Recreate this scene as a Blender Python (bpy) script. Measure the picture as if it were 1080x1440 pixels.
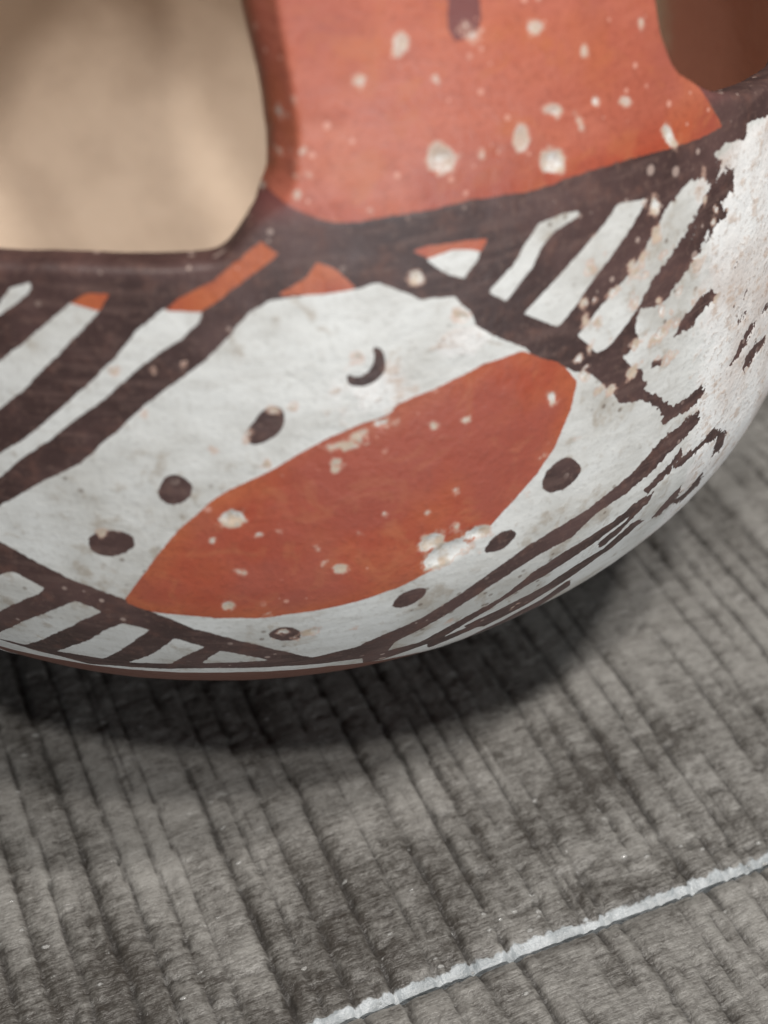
import bpy, math, random
import numpy as np

# ---------------------------------------------------------------- camera, world, lamps, exposure
CM = 0.01
scene = bpy.context.scene
for o in list(bpy.data.objects):
    bpy.data.objects.remove(o)
col = scene.collection

cam_data = bpy.data.cameras.new('camera')
cam = bpy.data.objects.new('camera', cam_data)
col.objects.link(cam)
ELEV = 0.705
cam.location = (2.089*CM, -20.681*CM, 16.856*CM)
cam.rotation_euler = (math.pi/2-ELEV, 0, 0)
cam_data.sensor_fit = 'VERTICAL'
cam_data.sensor_height = 36.0
cam_data.lens = 57.29
cam_data.clip_start = 0.005
cam_data.clip_end = 50
cam_data.dof.use_dof = True
cam_data.dof.focus_distance = 19.25*CM
cam_data.dof.aperture_fstop = 17.0
scene.camera = cam

world = bpy.data.worlds.new('World')
scene.world = world
world.use_nodes = True
bg = world.node_tree.nodes['Background']
bg.inputs['Color'].default_value = (0.86, 0.93, 1.0, 1)
bg.inputs['Strength'].default_value = 0.05

def disk_lamp(name, direction, dist, size, power, color, target=(1.5*CM, -5*CM, 4*CM)):
    ld = bpy.data.lights.new(name, 'AREA')
    ld.shape = 'DISK'
    ld.size = size
    ld.energy = power
    ld.color = color
    lo = bpy.data.objects.new(name, ld)
    col.objects.link(lo)
    from mathutils import Vector
    d = Vector(direction).normalized()
    lo.location = Vector(target)+d*dist
    lo.rotation_euler = d.to_track_quat('Z', 'Y').to_euler()
    return lo

disk_lamp('ceiling_lamp', (-0.06, -0.50, 1.0), 1.6, 0.11, 10.0, (1.0, 0.96, 0.91))
disk_lamp('ceiling_lamp', (0.18, -0.29, 1.0), 1.6, 0.11, 11.5, (1.0, 0.95, 0.89))
disk_lamp('ceiling_lamp', (0.45, -0.05, 1.0), 1.6, 0.13, 13.5, (1.0, 0.95, 0.90))
disk_lamp('front_fill_light', (0.55, -1.0, 0.10), 1.3, 0.8, 8.5, (0.93, 0.97, 1.0))  # broad low fill added from the camera side, in place of room bounce

scene.view_settings.view_transform = 'Standard'
scene.view_settings.look = 'None'
scene.view_settings.gamma = 1
scene.view_settings.exposure = 0.0
scene.view_settings.use_curve_mapping = False
scene.render.engine = 'CYCLES'
scene.cycles.max_bounces = 3
scene.cycles.diffuse_bounces = 3
scene.cycles.glossy_bounces = 2

# ---------------------------------------------------------------- paint plan of the bowl
# every outline is in surface coordinates, cm: (arc along the equator, arc up the wall from the equator)
UPPER_DARK=[(-6.00,-0.31),(-2.89,-0.31),(-2.69,0.02),(-2.50,0.31),(-2.30,0.50),(-2.11,0.67),(-1.92,0.84),(-1.73,0.98),(-1.55,1.12),(-1.37,1.25),(-1.16,1.38),(-0.97,1.50),(-0.83,1.64),(-0.70,1.78),(-0.56,1.90),(-0.45,2.02),(-0.33,2.13),(-0.22,2.23),(-0.06,2.35),(0.09,2.47),(0.22,2.56),(0.35,2.65),(0.48,2.78),(0.61,2.90),(0.72,3.03),(0.84,3.15),(0.95,3.20),(1.06,3.26),(1.23,3.27),(1.39,3.28),(1.56,3.29),(1.74,3.28),(1.93,3.28),(2.04,3.30),(2.15,3.32),(2.26,3.27),(2.37,3.21),(2.48,3.15),(2.59,3.08),(2.78,3.06),(2.97,3.03),(3.05,2.93),(3.14,2.83),(3.18,2.68),(3.30,2.58),(3.43,2.49),(3.59,2.39),(3.76,2.28),(3.80,2.21),(3.95,2.11),(4.10,2.01),(4.23,1.92),(4.36,1.82),(4.57,1.72),(4.73,1.54),(4.90,1.35),(5.00,1.18),(5.16,1.14),(5.33,1.10),(5.57,0.89),(5.75,0.64),(5.92,0.70),(6.07,0.81),(6.22,0.92),(6.38,1.02),(6.54,1.12),(6.75,1.21),(6.97,1.28),(7.20,1.36),(7.46,1.42),(7.63,1.54),(7.81,1.66),(8.01,1.77),(8.23,1.87),(10.20,3.70),(10.20,5.60),(-6.00,5.60)]
WHITE_STRIPE=[[(-1.92,2.98),(-1.80,3.07),(-1.69,3.17),(-1.68,3.19),(-1.57,3.33),(-1.55,3.34),(-1.36,3.41),(-1.35,3.40),(-1.34,3.35),(-1.34,3.34),(-1.48,3.21),(-1.50,3.19),(-1.68,3.06),(-1.70,3.05),(-1.81,2.96),(-1.93,2.86),(-1.94,2.87),(-1.93,2.96)],
 [(-1.97,2.36),(-1.85,2.46),(-1.74,2.56),(-1.72,2.57),(-1.61,2.67),(-1.50,2.75),(-1.48,2.77),(-1.35,2.89),(-1.22,3.00),(-1.20,3.02),(-1.07,3.13),(-0.94,3.24),(-0.93,3.25),(-0.79,3.22),(-0.66,3.19),(-0.66,3.18),(-0.68,3.14),(-0.70,3.12),(-0.79,3.03),(-0.88,2.93),(-0.89,2.92),(-1.02,2.79),(-1.15,2.65),(-1.17,2.64),(-1.28,2.52),(-1.40,2.40),(-1.41,2.38),(-1.56,2.22),(-1.58,2.21),(-1.77,2.04),(-1.79,2.02),(-1.91,1.91),(-2.03,1.79),(-2.04,1.79),(-2.02,1.98),(-2.00,2.16),(-1.98,2.34)],
 [(-2.18,1.22),(-2.01,1.36),(-1.85,1.50),(-1.83,1.51),(-1.71,1.60),(-1.60,1.68),(-1.58,1.69),(-1.44,1.82),(-1.30,1.94),(-1.29,1.96),(-1.17,2.07),(-1.06,2.18),(-1.04,2.20),(-0.91,2.32),(-0.78,2.44),(-0.77,2.45),(-0.64,2.59),(-0.51,2.71),(-0.50,2.73),(-0.40,2.85),(-0.31,2.96),(-0.30,2.98),(-0.16,3.09),(-0.02,3.20),(0.00,3.21),(0.19,3.19),(0.37,3.17),(0.37,3.16),(0.34,3.09),(0.33,3.07),(0.24,2.99),(0.16,2.91),(0.14,2.90),(0.04,2.84),(-0.06,2.78),(-0.08,2.76),(-0.20,2.67),(-0.33,2.57),(-0.34,2.56),(-0.43,2.47),(-0.52,2.39),(-0.54,2.37),(-0.64,2.28),(-0.75,2.18),(-0.77,2.17),(-0.90,2.07),(-1.03,1.96),(-1.04,1.95),(-1.18,1.83),(-1.31,1.71),(-1.33,1.70),(-1.46,1.59),(-1.60,1.48),(-1.62,1.46),(-1.74,1.34),(-1.86,1.22),(-1.89,1.20),(-2.05,1.07),(-2.22,0.93),(-2.23,0.93),(-2.19,1.20)],
 [(2.70,3.47),(2.81,3.54),(2.83,3.55),(3.06,3.52),(3.29,3.48),(3.30,3.47),(3.26,3.37),(3.25,3.35),(3.17,3.28),(3.09,3.20),(3.07,3.20),(2.96,3.25),(2.94,3.26),(2.81,3.35),(2.79,3.37),(2.70,3.46)],
 [(3.35,3.01),(3.49,3.10),(3.63,3.20),(3.64,3.20),(3.73,3.31),(3.82,3.41),(3.83,3.41),(3.97,3.54),(3.97,3.55),(4.13,3.57),(4.28,3.59),(4.29,3.59),(4.53,3.56),(4.53,3.56),(4.48,3.51),(4.48,3.50),(4.33,3.47),(4.18,3.44),(4.18,3.43),(4.08,3.37),(3.99,3.30),(3.99,3.29),(3.92,3.20),(3.85,3.11),(3.84,3.11),(3.75,3.04),(3.67,2.97),(3.66,2.96),(3.55,2.85),(3.54,2.85),(3.35,3.00)],
 [(3.75,2.68),(3.92,2.79),(4.09,2.89),(4.10,2.90),(4.23,2.98),(4.38,3.07),(4.52,3.15),(4.53,3.16),(4.67,3.24),(4.83,3.33),(4.83,3.33),(4.94,3.41),(5.04,3.49),(5.05,3.49),(5.26,3.45),(5.48,3.40),(5.48,3.40),(5.35,3.33),(5.34,3.32),(5.26,3.24),(5.17,3.16),(5.16,3.15),(5.03,3.06),(4.90,2.97),(4.89,2.96),(4.74,2.86),(4.59,2.75),(4.59,2.75),(4.49,2.66),(4.40,2.58),(4.39,2.57),(4.27,2.49),(4.16,2.41),(4.15,2.41),(3.95,2.54),(3.75,2.67)],
 [(4.40,2.23),(4.53,2.09),(4.66,1.94),(4.67,1.94),(4.88,1.98),(4.88,1.99),(5.00,2.07),(5.11,2.15),(5.12,2.15),(5.28,2.29),(5.28,2.30),(5.39,2.41),(5.50,2.52),(5.51,2.53),(5.68,2.62),(5.85,2.72),(5.86,2.72),(5.99,2.81),(6.11,2.91),(6.12,2.91),(6.25,3.00),(6.39,3.09),(6.40,3.09),(6.51,3.19),(6.51,3.19),(6.40,3.32),(6.39,3.33),(6.17,3.37),(6.16,3.37),(5.97,3.30),(5.79,3.23),(5.78,3.22),(5.63,3.10),(5.48,2.98),(5.47,2.97),(5.30,2.84),(5.14,2.70),(5.13,2.69),(4.95,2.59),(4.78,2.49),(4.77,2.49),(4.58,2.36),(4.40,2.23)],
 [(5.02,1.78),(5.09,1.77),(5.12,1.78),(5.26,1.88),(5.26,1.90),(5.21,2.02),(5.20,2.05),(5.27,2.23),(5.29,2.24),(5.53,2.18),(5.57,2.17),(5.71,2.19),(5.73,2.20),(5.83,2.29),(5.85,2.30),(6.00,2.39),(6.14,2.48),(6.17,2.49),(6.39,2.52),(6.41,2.54),(6.53,2.66),(6.55,2.67),(6.60,2.71),(6.63,2.72),(6.85,2.72),(6.86,2.73),(6.73,2.91),(6.74,2.93),(6.97,2.97),(6.99,2.98),(7.03,3.13),(7.02,3.15),(6.82,3.31),(6.79,3.34),(6.62,3.49),(6.63,3.50),(6.92,3.53),(6.96,3.52),(7.31,3.42),(7.34,3.43),(7.37,3.57),(7.39,3.58),(7.89,3.47),(7.94,3.46),(8.24,3.44),(8.57,3.39),(8.64,3.38),(9.21,3.27),(10.08,3.03),(10.16,2.99),(10.07,2.76),(10.03,2.52),(10.02,2.26),(10.06,1.97),(10.19,1.63),(10.58,1.14),(10.50,0.90),(10.40,0.66),(10.31,0.42),(10.21,0.18),(10.07,-0.04),(9.84,-0.19),(9.60,-0.34),(9.58,-0.35),(9.47,-0.46),(9.35,-0.58),(8.28,-0.04),(8.20,-0.01),(7.57,0.23),(7.07,0.38),(6.65,0.48),(6.61,0.49),(6.22,0.64),(5.87,0.76),(5.84,0.78),(5.61,1.02),(5.57,1.05),(5.37,1.21),(5.36,1.23),(5.40,1.26),(5.40,1.28),(5.34,1.37),(5.34,1.40),(5.37,1.45),(5.36,1.47),(5.20,1.55),(5.17,1.57),(5.01,1.76)]]
DARK_MARK=[[(5.82,1.68),(5.93,1.80),(5.95,1.82),(6.13,1.91),(6.15,1.92),(6.35,1.97),(6.38,1.97),(6.49,1.98),(6.52,1.96),(6.60,1.85),(6.60,1.83),(6.46,1.81),(6.43,1.81),(6.31,1.78),(6.29,1.77),(6.16,1.70),(6.13,1.69),(5.96,1.69),(5.93,1.68),(5.83,1.67)],
 [(5.42,1.47),(5.48,1.52),(5.51,1.52),(5.61,1.50),(5.63,1.48),(5.62,1.44),(5.61,1.43),(5.48,1.42),(5.45,1.43),(5.42,1.45)],
 [(5.92,0.75),(6.14,0.76),(6.17,0.76),(6.37,0.78),(6.41,0.76),(6.46,0.72),(6.47,0.70),(6.34,0.60),(6.31,0.59),(6.12,0.57),(6.09,0.57),(5.92,0.59),(5.89,0.59),(5.78,0.57),(5.75,0.58),(5.71,0.62),(5.70,0.64),(5.89,0.74)],
 [(6.93,0.76),(7.02,0.79),(7.05,0.81),(7.19,0.93),(7.21,0.95),(7.35,1.06),(7.38,1.07),(7.51,1.11),(7.53,1.10),(7.55,1.03),(7.54,1.01),(7.40,0.92),(7.38,0.91),(7.23,0.80),(7.21,0.78),(7.06,0.75),(7.03,0.74),(6.94,0.75)],
 [(7.33,0.54),(7.38,0.66),(7.40,0.67),(7.62,0.72),(7.66,0.72),(7.91,0.65),(7.94,0.63),(7.91,0.57),(7.88,0.55),(7.70,0.54),(7.67,0.53),(7.50,0.48),(7.46,0.48),(7.36,0.52)],
 [(7.69,1.12),(7.75,1.14),(7.79,1.14),(7.91,1.14),(7.95,1.11),(7.98,1.07),(7.98,1.04),(7.79,1.04),(7.74,1.06),(7.70,1.10)],
 [(1.95,-1.52),(2.18,-1.38),(2.20,-1.37),(2.39,-1.25),(2.59,-1.16),(2.61,-1.14),(2.80,-1.00),(2.99,-0.87),(3.01,-0.86),(3.20,-0.71),(3.39,-0.58),(3.41,-0.56),(3.61,-0.45),(3.82,-0.34),(3.84,-0.33),(4.01,-0.27),(4.18,-0.22),(4.20,-0.22),(4.38,-0.17),(4.56,-0.13),(4.59,-0.12),(4.77,-0.06),(4.96,0.00),(4.99,0.01),(5.18,0.08),(5.38,0.15),(5.41,0.17),(5.56,0.26),(5.71,0.35),(5.74,0.35),(5.90,0.39),(6.07,0.41),(6.11,0.42),(6.34,0.43),(6.37,0.41),(6.44,0.30),(6.44,0.27),(6.21,0.16),(6.19,0.15),(6.04,0.11),(5.90,0.06),(5.88,0.06),(5.72,-0.00),(5.56,-0.07),(5.53,-0.08),(5.38,-0.12),(5.23,-0.17),(5.21,-0.17),(5.00,-0.20),(4.81,-0.23),(4.79,-0.24),(4.63,-0.35),(4.49,-0.47),(4.47,-0.48),(4.26,-0.51),(4.06,-0.56),(4.04,-0.57),(3.87,-0.63),(3.71,-0.70),(3.69,-0.72),(3.53,-0.80),(3.37,-0.88),(3.35,-0.90),(3.18,-1.03),(3.01,-1.17),(2.99,-1.19),(2.82,-1.31),(2.65,-1.44),(2.63,-1.46),(2.44,-1.61),(2.25,-1.79),(2.23,-1.81),(2.00,-1.96),(1.98,-1.92),(1.94,-1.56)],
 [(2.01,-2.02),(2.26,-2.00),(2.28,-1.99),(2.50,-1.95),(2.71,-1.93),(2.74,-1.91),(2.88,-1.75),(3.03,-1.61),(3.19,-1.49),(3.21,-1.47),(3.43,-1.33),(3.65,-1.22),(3.67,-1.20),(3.84,-1.04),(4.01,-0.89),(4.03,-0.87),(4.15,-0.81),(4.28,-0.76),(4.30,-0.75),(4.48,-0.69),(4.66,-0.64),(4.68,-0.64),(4.87,-0.60),(5.07,-0.57),(5.10,-0.56),(5.24,-0.50),(5.38,-0.44),(5.41,-0.44),(5.57,-0.43),(5.73,-0.42),(5.75,-0.44),(5.69,-0.60),(5.67,-0.62),(5.51,-0.63),(5.35,-0.65),(5.33,-0.66),(5.13,-0.72),(4.94,-0.79),(4.92,-0.80),(4.76,-0.86),(4.60,-0.93),(4.58,-0.94),(4.40,-1.00),(4.23,-1.07),(4.21,-1.08),(4.06,-1.13),(3.91,-1.19),(3.89,-1.20),(3.71,-1.31),(3.54,-1.44),(3.38,-1.58),(3.36,-1.60),(3.18,-1.80),(3.02,-2.07),(2.99,-2.09),(2.78,-2.17),(2.57,-2.29),(2.36,-2.45),(2.34,-2.47),(2.08,-2.49),(2.05,-2.40),(2.00,-2.08)],
 [(3.28,-1.77),(3.51,-1.65),(3.74,-1.56),(3.77,-1.55),(3.94,-1.49),(4.12,-1.44),(4.31,-1.40),(4.33,-1.39),(4.52,-1.27),(4.71,-1.18),(4.74,-1.17),(4.93,-1.12),(5.13,-1.08),(5.15,-1.07),(5.32,-0.95),(5.51,-0.84),(5.54,-0.84),(5.81,-0.95),(5.82,-0.97),(5.62,-1.03),(5.59,-1.04),(5.45,-1.11),(5.32,-1.19),(5.30,-1.20),(5.13,-1.27),(4.98,-1.34),(4.95,-1.36),(4.81,-1.45),(4.67,-1.56),(4.65,-1.57),(4.43,-1.69),(4.24,-1.85),(4.22,-1.87),(4.04,-1.94),(3.87,-2.03),(3.71,-2.16),(3.67,-2.14),(3.29,-1.79)],
 [(6.01,-0.16),(6.24,-0.14),(6.28,-0.14),(6.60,-0.13),(6.63,-0.12),(6.80,-0.04),(6.84,-0.05),(7.11,-0.26),(7.15,-0.30),(7.23,-0.61),(7.21,-0.64),(6.98,-0.61),(6.96,-0.59),(6.93,-0.28),(6.90,-0.26),(6.65,-0.20),(6.62,-0.20),(6.44,-0.24),(6.41,-0.24),(6.18,-0.28),(6.14,-0.26),(6.02,-0.18)],
 [(5.97,-1.03),(6.06,-0.92),(6.15,-0.82),(6.17,-0.80),(6.37,-0.70),(6.39,-0.71),(6.41,-0.94),(6.41,-0.97),(6.20,-1.12),(6.16,-1.12),(5.99,-1.05)],
 [(6.15,-0.97),(6.37,-0.98),(6.62,-1.01),(6.64,-1.01),(6.76,-0.89),(6.88,-0.79),(6.90,-0.80),(7.00,-1.11),(7.00,-1.15),(6.72,-1.23),(6.67,-1.22),(6.16,-0.98)],
 [(2.69,-3.07),(2.97,-3.02),(3.25,-2.98),(3.53,-2.93),(3.56,-2.92),(3.67,-2.65),(3.80,-2.44),(3.97,-2.33),(3.99,-2.31),(4.13,-2.14),(4.29,-2.03),(4.47,-1.94),(4.49,-1.92),(4.62,-1.74),(4.77,-1.60),(4.82,-1.65),(4.91,-1.81),(4.95,-1.89),(4.81,-2.08),(4.76,-2.44),(4.77,-2.51),(4.62,-2.68),(4.40,-2.74),(4.18,-2.80),(4.15,-2.81),(3.94,-2.85),(3.73,-2.90),(3.52,-2.94),(3.49,-2.95),(3.21,-3.00),(2.94,-3.04),(2.66,-3.09),(2.65,-3.08),(2.67,-3.07)],
 [(4.97,-0.87),(5.15,-0.78),(5.34,-0.71),(5.36,-0.69),(5.46,-0.58),(5.57,-0.47),(5.58,-0.48),(5.59,-0.61),(5.59,-0.64),(5.45,-0.75),(5.33,-0.87),(5.31,-0.89),(5.19,-0.96),(5.08,-1.03),(5.05,-1.01),(4.98,-0.91)],
 [(5.54,-0.28),(5.69,-0.21),(5.85,-0.14),(5.88,-0.13),(6.01,-0.04),(6.14,0.04),(6.15,0.03),(6.15,-0.07),(6.14,-0.09),(6.04,-0.17),(5.94,-0.26),(5.92,-0.27),(5.77,-0.33),(5.63,-0.39),(5.60,-0.37),(5.55,-0.31)],
 [(2.88,-2.11),(3.04,-2.01),(3.21,-1.92),(3.38,-1.85),(3.40,-1.84),(3.56,-1.73),(3.73,-1.65),(3.90,-1.58),(3.93,-1.61),(3.97,-1.70),(3.98,-1.75),(3.81,-1.84),(3.65,-1.95),(3.50,-2.09),(3.48,-2.11),(3.31,-2.20),(3.15,-2.32),(3.00,-2.48),(2.95,-2.38),(2.89,-2.19)],
 [(-2.30,0.45),(-2.15,0.39),(-2.01,0.33),(-1.99,0.32),(-1.81,0.23),(-1.63,0.13),(-1.62,0.12),(-1.44,0.03),(-1.27,-0.06),(-1.25,-0.07),(-1.07,-0.14),(-0.90,-0.22),(-0.73,-0.30),(-0.71,-0.31),(-0.53,-0.42),(-0.35,-0.55),(-0.33,-0.56),(-0.16,-0.68),(0.01,-0.81),(0.03,-0.82),(0.22,-0.92),(0.40,-1.03),(0.59,-1.16),(0.61,-1.18),(0.84,-1.33),(1.08,-1.52),(1.33,-1.75),(1.36,-1.76),(1.60,-1.67),(1.85,-1.61),(1.87,-1.60),(2.03,-1.52),(2.18,-1.46),(2.21,-1.47),(2.34,-1.66),(2.35,-1.71),(2.30,-2.15),(2.29,-2.19),(2.00,-2.13),(1.73,-2.10),(1.47,-2.10),(1.44,-2.09),(1.22,-2.04),(1.00,-2.00),(0.79,-1.98),(0.57,-1.97),(0.55,-1.97),(0.33,-1.95),(0.12,-1.94),(-0.10,-1.95),(-0.32,-1.98),(-0.54,-2.02),(-0.57,-2.02),(-0.78,-2.01),(-1.01,-2.03),(-1.24,-2.06),(-1.48,-2.12),(-1.51,-2.11),(-1.70,-2.01),(-1.90,-1.94),(-2.11,-1.89),(-2.14,-1.88),(-2.33,-1.80),(-2.54,-1.74),(-2.56,-1.73),(-2.73,-1.70),(-2.91,-1.68),(-2.90,-1.63),(-2.64,-0.97),(-2.50,-0.53),(-2.42,-0.17),(-2.36,0.14),(-2.31,0.44)],
 [(1.80,2.41),(1.85,2.38),(1.90,2.37),(1.96,2.38),(2.00,2.41),(2.04,2.46),(2.07,2.51),(2.08,2.57),(2.08,2.62),(2.06,2.67),(2.07,2.68),(2.11,2.66),(2.15,2.63),(2.17,2.58),(2.19,2.52),(2.19,2.46),(2.18,2.40),(2.14,2.34),(2.09,2.29),(2.01,2.26),(1.94,2.25),(1.87,2.26),(1.82,2.28),(1.79,2.31),(1.78,2.35),(1.78,2.40)],
 [(0.84,2.03),(0.90,2.10),(0.97,2.13),(1.05,2.14),(1.10,2.11),(1.13,2.04),(1.12,1.96),(1.09,1.87),(1.03,1.81),(0.95,1.76),(0.87,1.73),(0.80,1.72),(0.75,1.75),(0.73,1.82),(0.74,1.88),(0.79,1.96)],
 [(-0.18,1.26),(-0.14,1.34),(-0.09,1.39),(-0.02,1.41),(0.04,1.39),(0.10,1.34),(0.14,1.29),(0.15,1.23),(0.13,1.16),(0.08,1.09),(0.02,1.05),(-0.05,1.03),(-0.12,1.04),(-0.17,1.08),(-0.20,1.13),(-0.20,1.19)],
 [(-0.99,0.54),(-0.93,0.61),(-0.84,0.65),(-0.73,0.67),(-0.63,0.67),(-0.55,0.64),(-0.51,0.59),(-0.50,0.52),(-0.53,0.45),(-0.60,0.38),(-0.68,0.34),(-0.78,0.31),(-0.86,0.31),(-0.93,0.35),(-0.98,0.40),(-1.00,0.47)],
 [(3.97,0.53),(3.98,0.61),(4.03,0.69),(4.12,0.75),(4.20,0.78),(4.27,0.77),(4.35,0.73),(4.42,0.65),(4.47,0.58),(4.48,0.51),(4.46,0.45),(4.41,0.40),(4.33,0.36),(4.24,0.34),(4.15,0.35),(4.06,0.38),(4.01,0.42),(3.98,0.47)],
 [(3.29,-0.13),(3.33,-0.07),(3.40,-0.01),(3.49,0.03),(3.58,0.03),(3.65,-0.01),(3.68,-0.05),(3.67,-0.10),(3.64,-0.15),(3.58,-0.21),(3.49,-0.24),(3.38,-0.24),(3.31,-0.22),(3.29,-0.19)],
 [(2.24,-0.66),(2.28,-0.57),(2.35,-0.52),(2.44,-0.50),(2.53,-0.51),(2.60,-0.53),(2.62,-0.58),(2.60,-0.66),(2.55,-0.72),(2.47,-0.78),(2.40,-0.81),(2.34,-0.81),(2.28,-0.79),(2.24,-0.73)],
 [(0.83,-0.96),(0.90,-0.88),(0.98,-0.85),(1.08,-0.87),(1.15,-0.92),(1.18,-1.01),(1.19,-1.09),(1.17,-1.15),(1.11,-1.17),(0.98,-1.17),(0.89,-1.12),(0.83,-1.05)]]
HATCH_GAP=[[(-2.39,-0.45),(-2.23,-0.29),(-2.08,-0.16),(-2.07,-0.15),(-1.94,-0.07),(-1.93,-0.07),(-1.76,-0.16),(-1.59,-0.26),(-1.59,-0.27),(-1.66,-0.36),(-1.67,-0.37),(-1.90,-0.54),(-1.91,-0.55),(-2.07,-0.69),(-2.23,-0.85),(-2.25,-0.86),(-2.42,-1.02),(-2.62,-1.20),(-2.63,-1.20),(-2.49,-0.79),(-2.40,-0.46)],
 [(-3.02,-2.09),(-2.68,-1.70),(-2.44,-1.45),(-2.43,-1.44),(-2.21,-1.20),(-2.03,-1.01),(-2.01,-1.00),(-1.80,-0.82),(-1.60,-0.67),(-1.59,-0.66),(-1.43,-0.53),(-1.27,-0.41),(-1.26,-0.41),(-1.12,-0.47),(-0.97,-0.55),(-0.98,-0.55),(-1.19,-0.71),(-1.20,-0.72),(-1.35,-0.85),(-1.50,-1.00),(-1.51,-1.01),(-1.68,-1.18),(-1.86,-1.38),(-1.88,-1.40),(-2.20,-1.71),(-2.21,-1.72),(-2.37,-1.71),(-2.53,-1.70),(-2.54,-1.70),(-2.67,-1.68),(-2.81,-1.67),(-2.82,-1.69),(-3.01,-2.07)],
 [(-1.79,-1.72),(-1.50,-1.43),(-1.26,-1.20),(-1.25,-1.19),(-0.99,-0.90),(-0.98,-0.89),(-0.78,-0.74),(-0.78,-0.74),(-0.63,-0.79),(-0.48,-0.85),(-0.48,-0.85),(-0.69,-1.09),(-0.70,-1.10),(-0.91,-1.40),(-0.92,-1.42),(-1.21,-1.75),(-1.22,-1.76),(-1.40,-1.74),(-1.59,-1.73),(-1.79,-1.73)],
 [(-0.91,-1.82),(-0.72,-1.62),(-0.55,-1.46),(-0.54,-1.45),(-0.38,-1.22),(-0.24,-1.02),(-0.23,-1.02),(-0.08,-1.11),(0.08,-1.22),(0.08,-1.23),(-0.16,-1.47),(-0.18,-1.49),(-0.37,-1.76),(-0.38,-1.76),(-0.64,-1.78),(-0.91,-1.82)],
 [(-0.00,-1.72),(0.13,-1.51),(0.26,-1.33),(0.26,-1.33),(0.45,-1.44),(0.65,-1.57),(0.84,-1.72),(0.84,-1.72),(0.71,-1.72),(0.58,-1.72),(0.57,-1.72),(0.38,-1.71),(0.19,-1.72),(-0.00,-1.73)]]
RED_MARK=[[(-0.70,-0.36),(-0.61,-0.20),(-0.53,-0.06),(-0.51,-0.03),(-0.39,0.15),(-0.38,0.18),(-0.27,0.34),(-0.16,0.50),(-0.05,0.65),(-0.04,0.67),(0.09,0.80),(0.22,0.93),(0.34,1.06),(0.36,1.07),(0.46,1.14),(0.57,1.20),(0.59,1.21),(0.76,1.29),(0.94,1.37),(0.96,1.38),(1.07,1.45),(1.19,1.52),(1.21,1.53),(1.36,1.61),(1.52,1.69),(1.54,1.70),(1.74,1.76),(1.94,1.83),(1.96,1.83),(2.09,1.85),(2.22,1.88),(2.24,1.89),(2.29,1.96),(2.31,1.97),(2.48,2.02),(2.66,2.06),(2.69,2.06),(2.80,2.09),(2.93,2.13),(2.95,2.13),(3.10,2.17),(3.25,2.22),(3.27,2.22),(3.48,2.23),(3.69,2.25),(3.72,2.24),(3.93,2.12),(4.15,2.00),(4.17,1.98),(4.27,1.84),(4.37,1.69),(4.37,1.67),(4.33,1.51),(4.29,1.36),(4.28,1.34),(4.19,1.16),(4.11,0.98),(4.10,0.96),(3.98,0.83),(3.87,0.69),(3.85,0.68),(3.75,0.58),(3.65,0.49),(3.64,0.47),(3.49,0.34),(3.35,0.20),(3.33,0.19),(3.20,0.10),(3.07,0.00),(2.94,-0.09),(2.92,-0.11),(2.77,-0.18),(2.61,-0.26),(2.59,-0.27),(2.44,-0.34),(2.29,-0.40),(2.27,-0.41),(2.12,-0.44),(1.97,-0.48),(1.81,-0.52),(1.79,-0.52),(1.56,-0.55),(1.34,-0.58),(1.32,-0.58),(1.14,-0.59),(0.97,-0.61),(0.79,-0.63),(0.77,-0.63),(0.59,-0.61),(0.42,-0.60),(0.25,-0.59),(0.23,-0.58),(0.01,-0.54),(-0.21,-0.51),(-0.23,-0.51),(-0.35,-0.49),(-0.48,-0.47),(-0.50,-0.47),(-0.70,-0.37)],
 [(-0.93,3.25),(-0.79,3.34),(-0.77,3.35),(-0.66,3.35),(-0.54,3.36),(-0.54,3.35),(-0.64,3.20),(-0.66,3.19),(-0.79,3.22),(-0.93,3.25)],
 [(0.02,3.21),(0.17,3.33),(0.19,3.34),(0.34,3.41),(0.50,3.48),(0.51,3.49),(0.65,3.60),(0.80,3.70),(0.81,3.72),(0.90,3.77),(1.00,3.83),(1.01,3.83),(1.17,3.71),(1.17,3.70),(1.02,3.60),(1.00,3.59),(0.86,3.50),(0.72,3.41),(0.70,3.40),(0.58,3.31),(0.46,3.23),(0.44,3.22),(0.36,3.19),(0.33,3.19),(0.18,3.20),(0.02,3.21)],
 [(1.14,3.31),(1.28,3.38),(1.42,3.45),(1.44,3.46),(1.54,3.60),(1.56,3.60),(1.71,3.52),(1.73,3.51),(1.83,3.41),(1.92,3.31),(1.92,3.30),(1.74,3.29),(1.57,3.29),(1.55,3.29),(1.35,3.30),(1.14,3.30)],
 [(2.54,3.58),(2.73,3.60),(2.75,3.60),(2.95,3.58),(3.16,3.57),(3.36,3.55),(3.37,3.54),(3.33,3.46),(3.31,3.45),(3.17,3.49),(3.02,3.52),(3.00,3.53),(2.85,3.51),(2.71,3.49),(2.68,3.49),(2.54,3.58)]]
HANDLE_LOW=[(1.10,4.31),(1.22,4.22),(1.34,4.14),(1.44,4.08),(1.55,4.03),(1.65,3.99),(1.76,3.96),(1.90,3.95),(2.05,3.94),(2.16,3.94),(2.28,3.95),(2.44,3.95),(2.61,3.95),(2.77,3.94),(2.93,3.95),(3.09,3.96),(3.25,3.96),(3.46,3.94),(3.66,3.93),(3.88,3.90),(4.05,3.91),(4.23,3.91),(4.42,3.92),(4.61,3.92),(4.80,3.92),(5.00,3.90),(5.20,3.89),(5.42,3.87),(5.72,3.84),(6.04,3.79),(6.26,3.77),(6.49,3.75),(6.67,3.74),(6.87,3.73)]
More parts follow.
